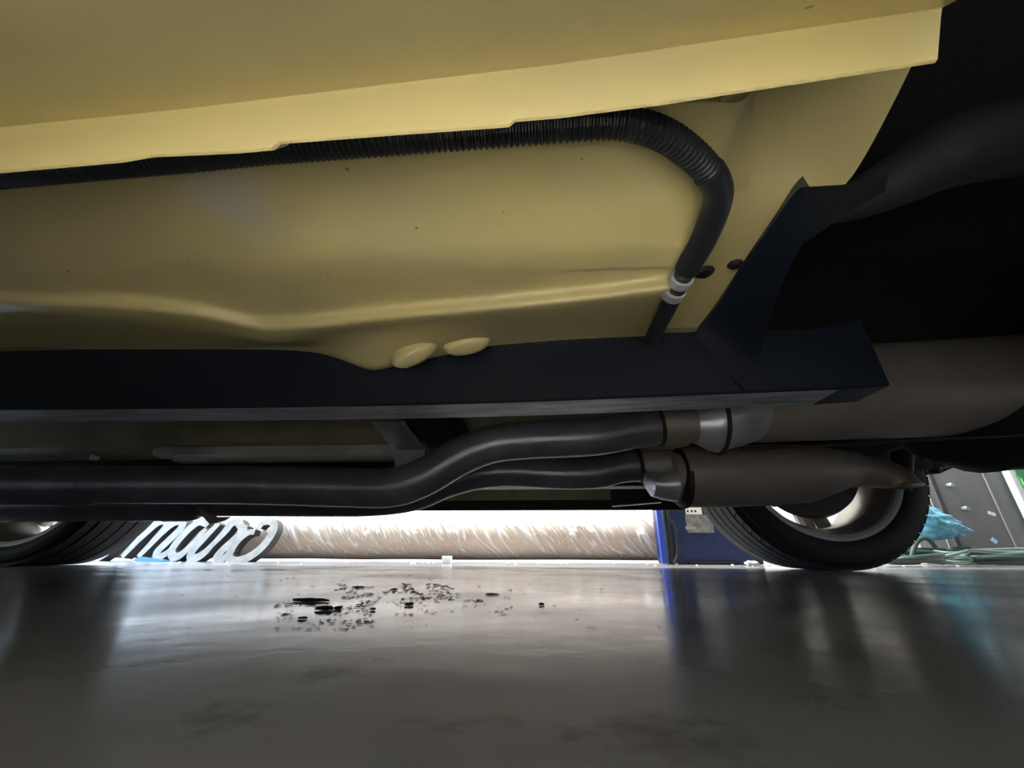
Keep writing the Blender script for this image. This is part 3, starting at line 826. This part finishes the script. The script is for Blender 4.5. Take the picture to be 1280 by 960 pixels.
# crumpled bag
bc = at(1157, 654, 2.33)
rows = []
for i in range(61):
    a = PI * i / 60
    row = []
    for j in range(96):
        b_ = 2 * PI * j / 96
        d = Vector((math.cos(a), math.sin(a) * math.cos(b_), math.sin(a) * math.sin(b_)))
        n = noise.noise(d * 2.6 + Vector((3, 0, 0))) * .22 + abs(noise.noise(d * 3.6)) * .16 + .07 * abs(noise.noise(d * 9))
        r = .80 + n
        sx = .20 if d.x > 0 else .17
        taper = 1 - .55 * max(0, d.x)
        row.append(bc + Vector((d.x * r * sx, d.y * r * .11, d.z * r * .10 * taper + (.07 * max(0, -d.x) - .035 * max(0, d.x)))))
    rows.append(row)
tag(obj('plastic_bag', loft(rows, True, True), BAG, smooth=75), 'crumpled light blue plastic bag lying on the green hose pile behind the rear wheel', 'bag')

# hose coils
def coil_path(cx, cy, rx, ry, z, turns, jit, ph=0, n=18):
    pts = []
    for i in range(int(turns * n) + 1):
        a = ph + 2 * PI * i / n
        k = 1 + jit * noise.noise((i * .35, cx * 3, z * 30))
        pts.append(Vector((cx + rx * k * math.cos(a), cy + ry * k * math.sin(a), z + .006 * (1 + math.sin(a * 1.7 + ph)) + .013 * i / n)))
    return catmull(pts, 2)
h1 = at(1165, 706, 2.25)
hoses = [
    ('green hose coiled flat behind the rear tyre, lowest loops', 1138, 2.09, .14, .075, .013, 2.0, HOSE, .0105),
    ('green hose coil heaped under the blue bag', 1152, 2.325, .15, .06, .013, 4.3, HOSE, .011),
    ('dark green hose coil lying furthest right in front of the grey door panel', 1266, 2.16, .17, .07, .013, 3.0, HOSE, .0095),
    ('pale grey green hose loops heaped right against the foot of the grey door panel', 1252, 2.38, .21, .06, .012, 5.0, HOSE2, .0075),
    ('thin pale cord loops between the two dark green hose coils', 1196, 2.16, .055, .05, .010, 4.0, HOSE2, .005),
]
for i, (l, px, Y, rx, ry, z, tn, m_, rad) in enumerate(hoses):
    p = coil_path(at(px, 706, Y).x, Y, rx, ry, z, tn, .16, i * 1.3)
    for q_ in p: q_.z = max(q_.z, rad + .001)
    tag(obj('hose_coil', tube(p, rad, 8), m_, smooth=60), l, 'hose', 'hoses heaped behind the rear wheel')
# upright dark loop in the heap
p = catmull([at(1138, 702, 2.215), at(1146, 678, 2.215), at(1158, 673, 2.215), at(1169, 684, 2.215), at(1173, 702, 2.215)], 6)
tag(obj('cable_loop', tube(p, .010, 10), HOSE), 'thick dark green strap arching up in front of the blue bag', 'strap')

# ------------------------------------------------------------------ small things on the floor
c = at(558.5, 703, 2.2); c0 = at(552, 704, 2.2); c1 = at(563, 704, 2.2)
tag(obj('foam_block', box(c0.x, c1.x, 2.2, 2.24, .0005, .037, .003), mat('white_foam', (.78, .86, .86), .6)), 'tiny white foam block on the floor in front of the wrapped roll', 'block')
tp = [at(168, 703, 2.40), at(178, 700, 2.40), at(190, 701, 2.40), at(206, 703, 2.40)]
rows = [[Vector((p.x, 2.38, .001)), Vector((p.x, 2.385, h)), Vector((p.x, 2.43, h * .8)), Vector((p.x, 2.44, .001))] for p, h in zip(tp, (.012, .028, .022, .010))]
tag(obj('blue_rag', loft(rows, True, True), TAPE, smooth=50), 'small crumpled blue rag under the script sign', 'rag')


def clod(c, sx, sy, sz, seed, n=10, m=8):
    rows = []
    for i in range(m + 1):
        a = PI * i / m; row = []
        for j in range(n):
            b_ = 2 * PI * j / n
            d = Vector((math.cos(a), math.sin(a) * math.cos(b_), math.sin(a) * math.sin(b_)))
            r = 1 + .45 * noise.noise(d * 1.8 + Vector((seed * 7.1, 0, 0))) + .2 * noise.noise(d * 5 + Vector((0, seed, 0)))
            row.append(Vector((c.x + d.x * r * sx, c.y + d.y * r * sy, max(.0004, c.z + sz * .6 + d.z * r * sz))))
        rows.append(row)
    return loft(rows, True, True)


G0 = [(388, 752, 30, 5.5, 'long dark clod of dirt on the floor with a thin tail to its left'),
      (405, 763, 16, 7, 'crumbled dark clod just below the long one'),
      (422, 762, 7, 5, 'round dark clod at the right end of the crumbled patch'),
      (466, 763, 5, 4, 'small dark clod standing alone between the two dirt patches'),
      (511, 757, 8, 5, 'dark two-lobed clod in the middle of the floor'),
      (448, 735, 12, 3, 'flat dark flake at the far left of the distant dirt patch'),
      (492, 738, 7, 3.5, 'dark clod in the middle of the distant dirt patch'),
      (615, 744, 12, 3, 'flat dark flake furthest right on the lit floor'),
      (677, 757, 5, 4, 'small dark clod right of all the others'),
      (378, 774, 8, 4, 'dark crumb nearest to the camera at the left of the patch')]
for i, (px, py, wx, hy, l) in enumerate(G0):
    c = atz(px, py, 0); ux = (atz(px + wx, py, 0) - c).length; 
    uz = hy / F_PX * c.y * .42; ux *= .7
    tag(obj('dirt_clod', clod(c, ux, max(uz * 2.4, ux * .35), uz, i + 1, 14, 10), DIRT, smooth=60), l, 'dirt clod', 'dirt clods on the floor')
# fine crumbs: nobody could count them
gs = []
def crumbs(px0, px1, py0, py1, n, s0, s1):
    for _ in range(n):
        px, py = random.uniform(px0, px1), random.uniform(py0, py1)
        c = atz(px, py, 0); s = random.uniform(s0, s1) ; 
        if noise.noise((px * .03, py * .12, 2)) < -.02: continue
        k = c.y * s * .55
        gs.append(clod(c, k * random.uniform(1, 3.2), k * random.uniform(1, 2.5), k * .6, random.random() * 50, 6, 4))
crumbs(420, 590, 730, 750, 520, .0012, .0045)
crumbs(345, 470, 752, 788, 420, .0012, .005)
crumbs(440, 640, 745, 770, 330, .001, .004)
crumbs(140, 830, 712, 790, 260, .0008, .003)
crumbs(640, 830, 712, 800, 50, .001, .003)
tag(obj('dirt_crumbs', merge(*gs), DIRT, smooth=60), 'fine dark dirt crumbs scattered over the concrete floor', 'dirt', kind='stuff')
gs = []
for _ in range(40):
    c = at(random.uniform(120, 1270), 706, 2.25); c.z = 0; c.y = random.uniform(2.0, 2.35)
    gs.append(clod(c, random.uniform(.003, .009), .006, random.uniform(.002, .006), random.random() * 40, 6, 4))
tag(obj('pale_crumbs', merge(*gs), CRUMB, smooth=60), 'pale crumbs scattered along the far floor edge', 'debris', kind='stuff')
tag(obj('plaster_lump', clod(Vector((at(940, 706, 2.1).x, 2.1, 0)), .03, .02, .014, 3), CRUMB, smooth=50), 'pale lump of plaster on the floor between blue cabinet and rear tyre', 'lump')
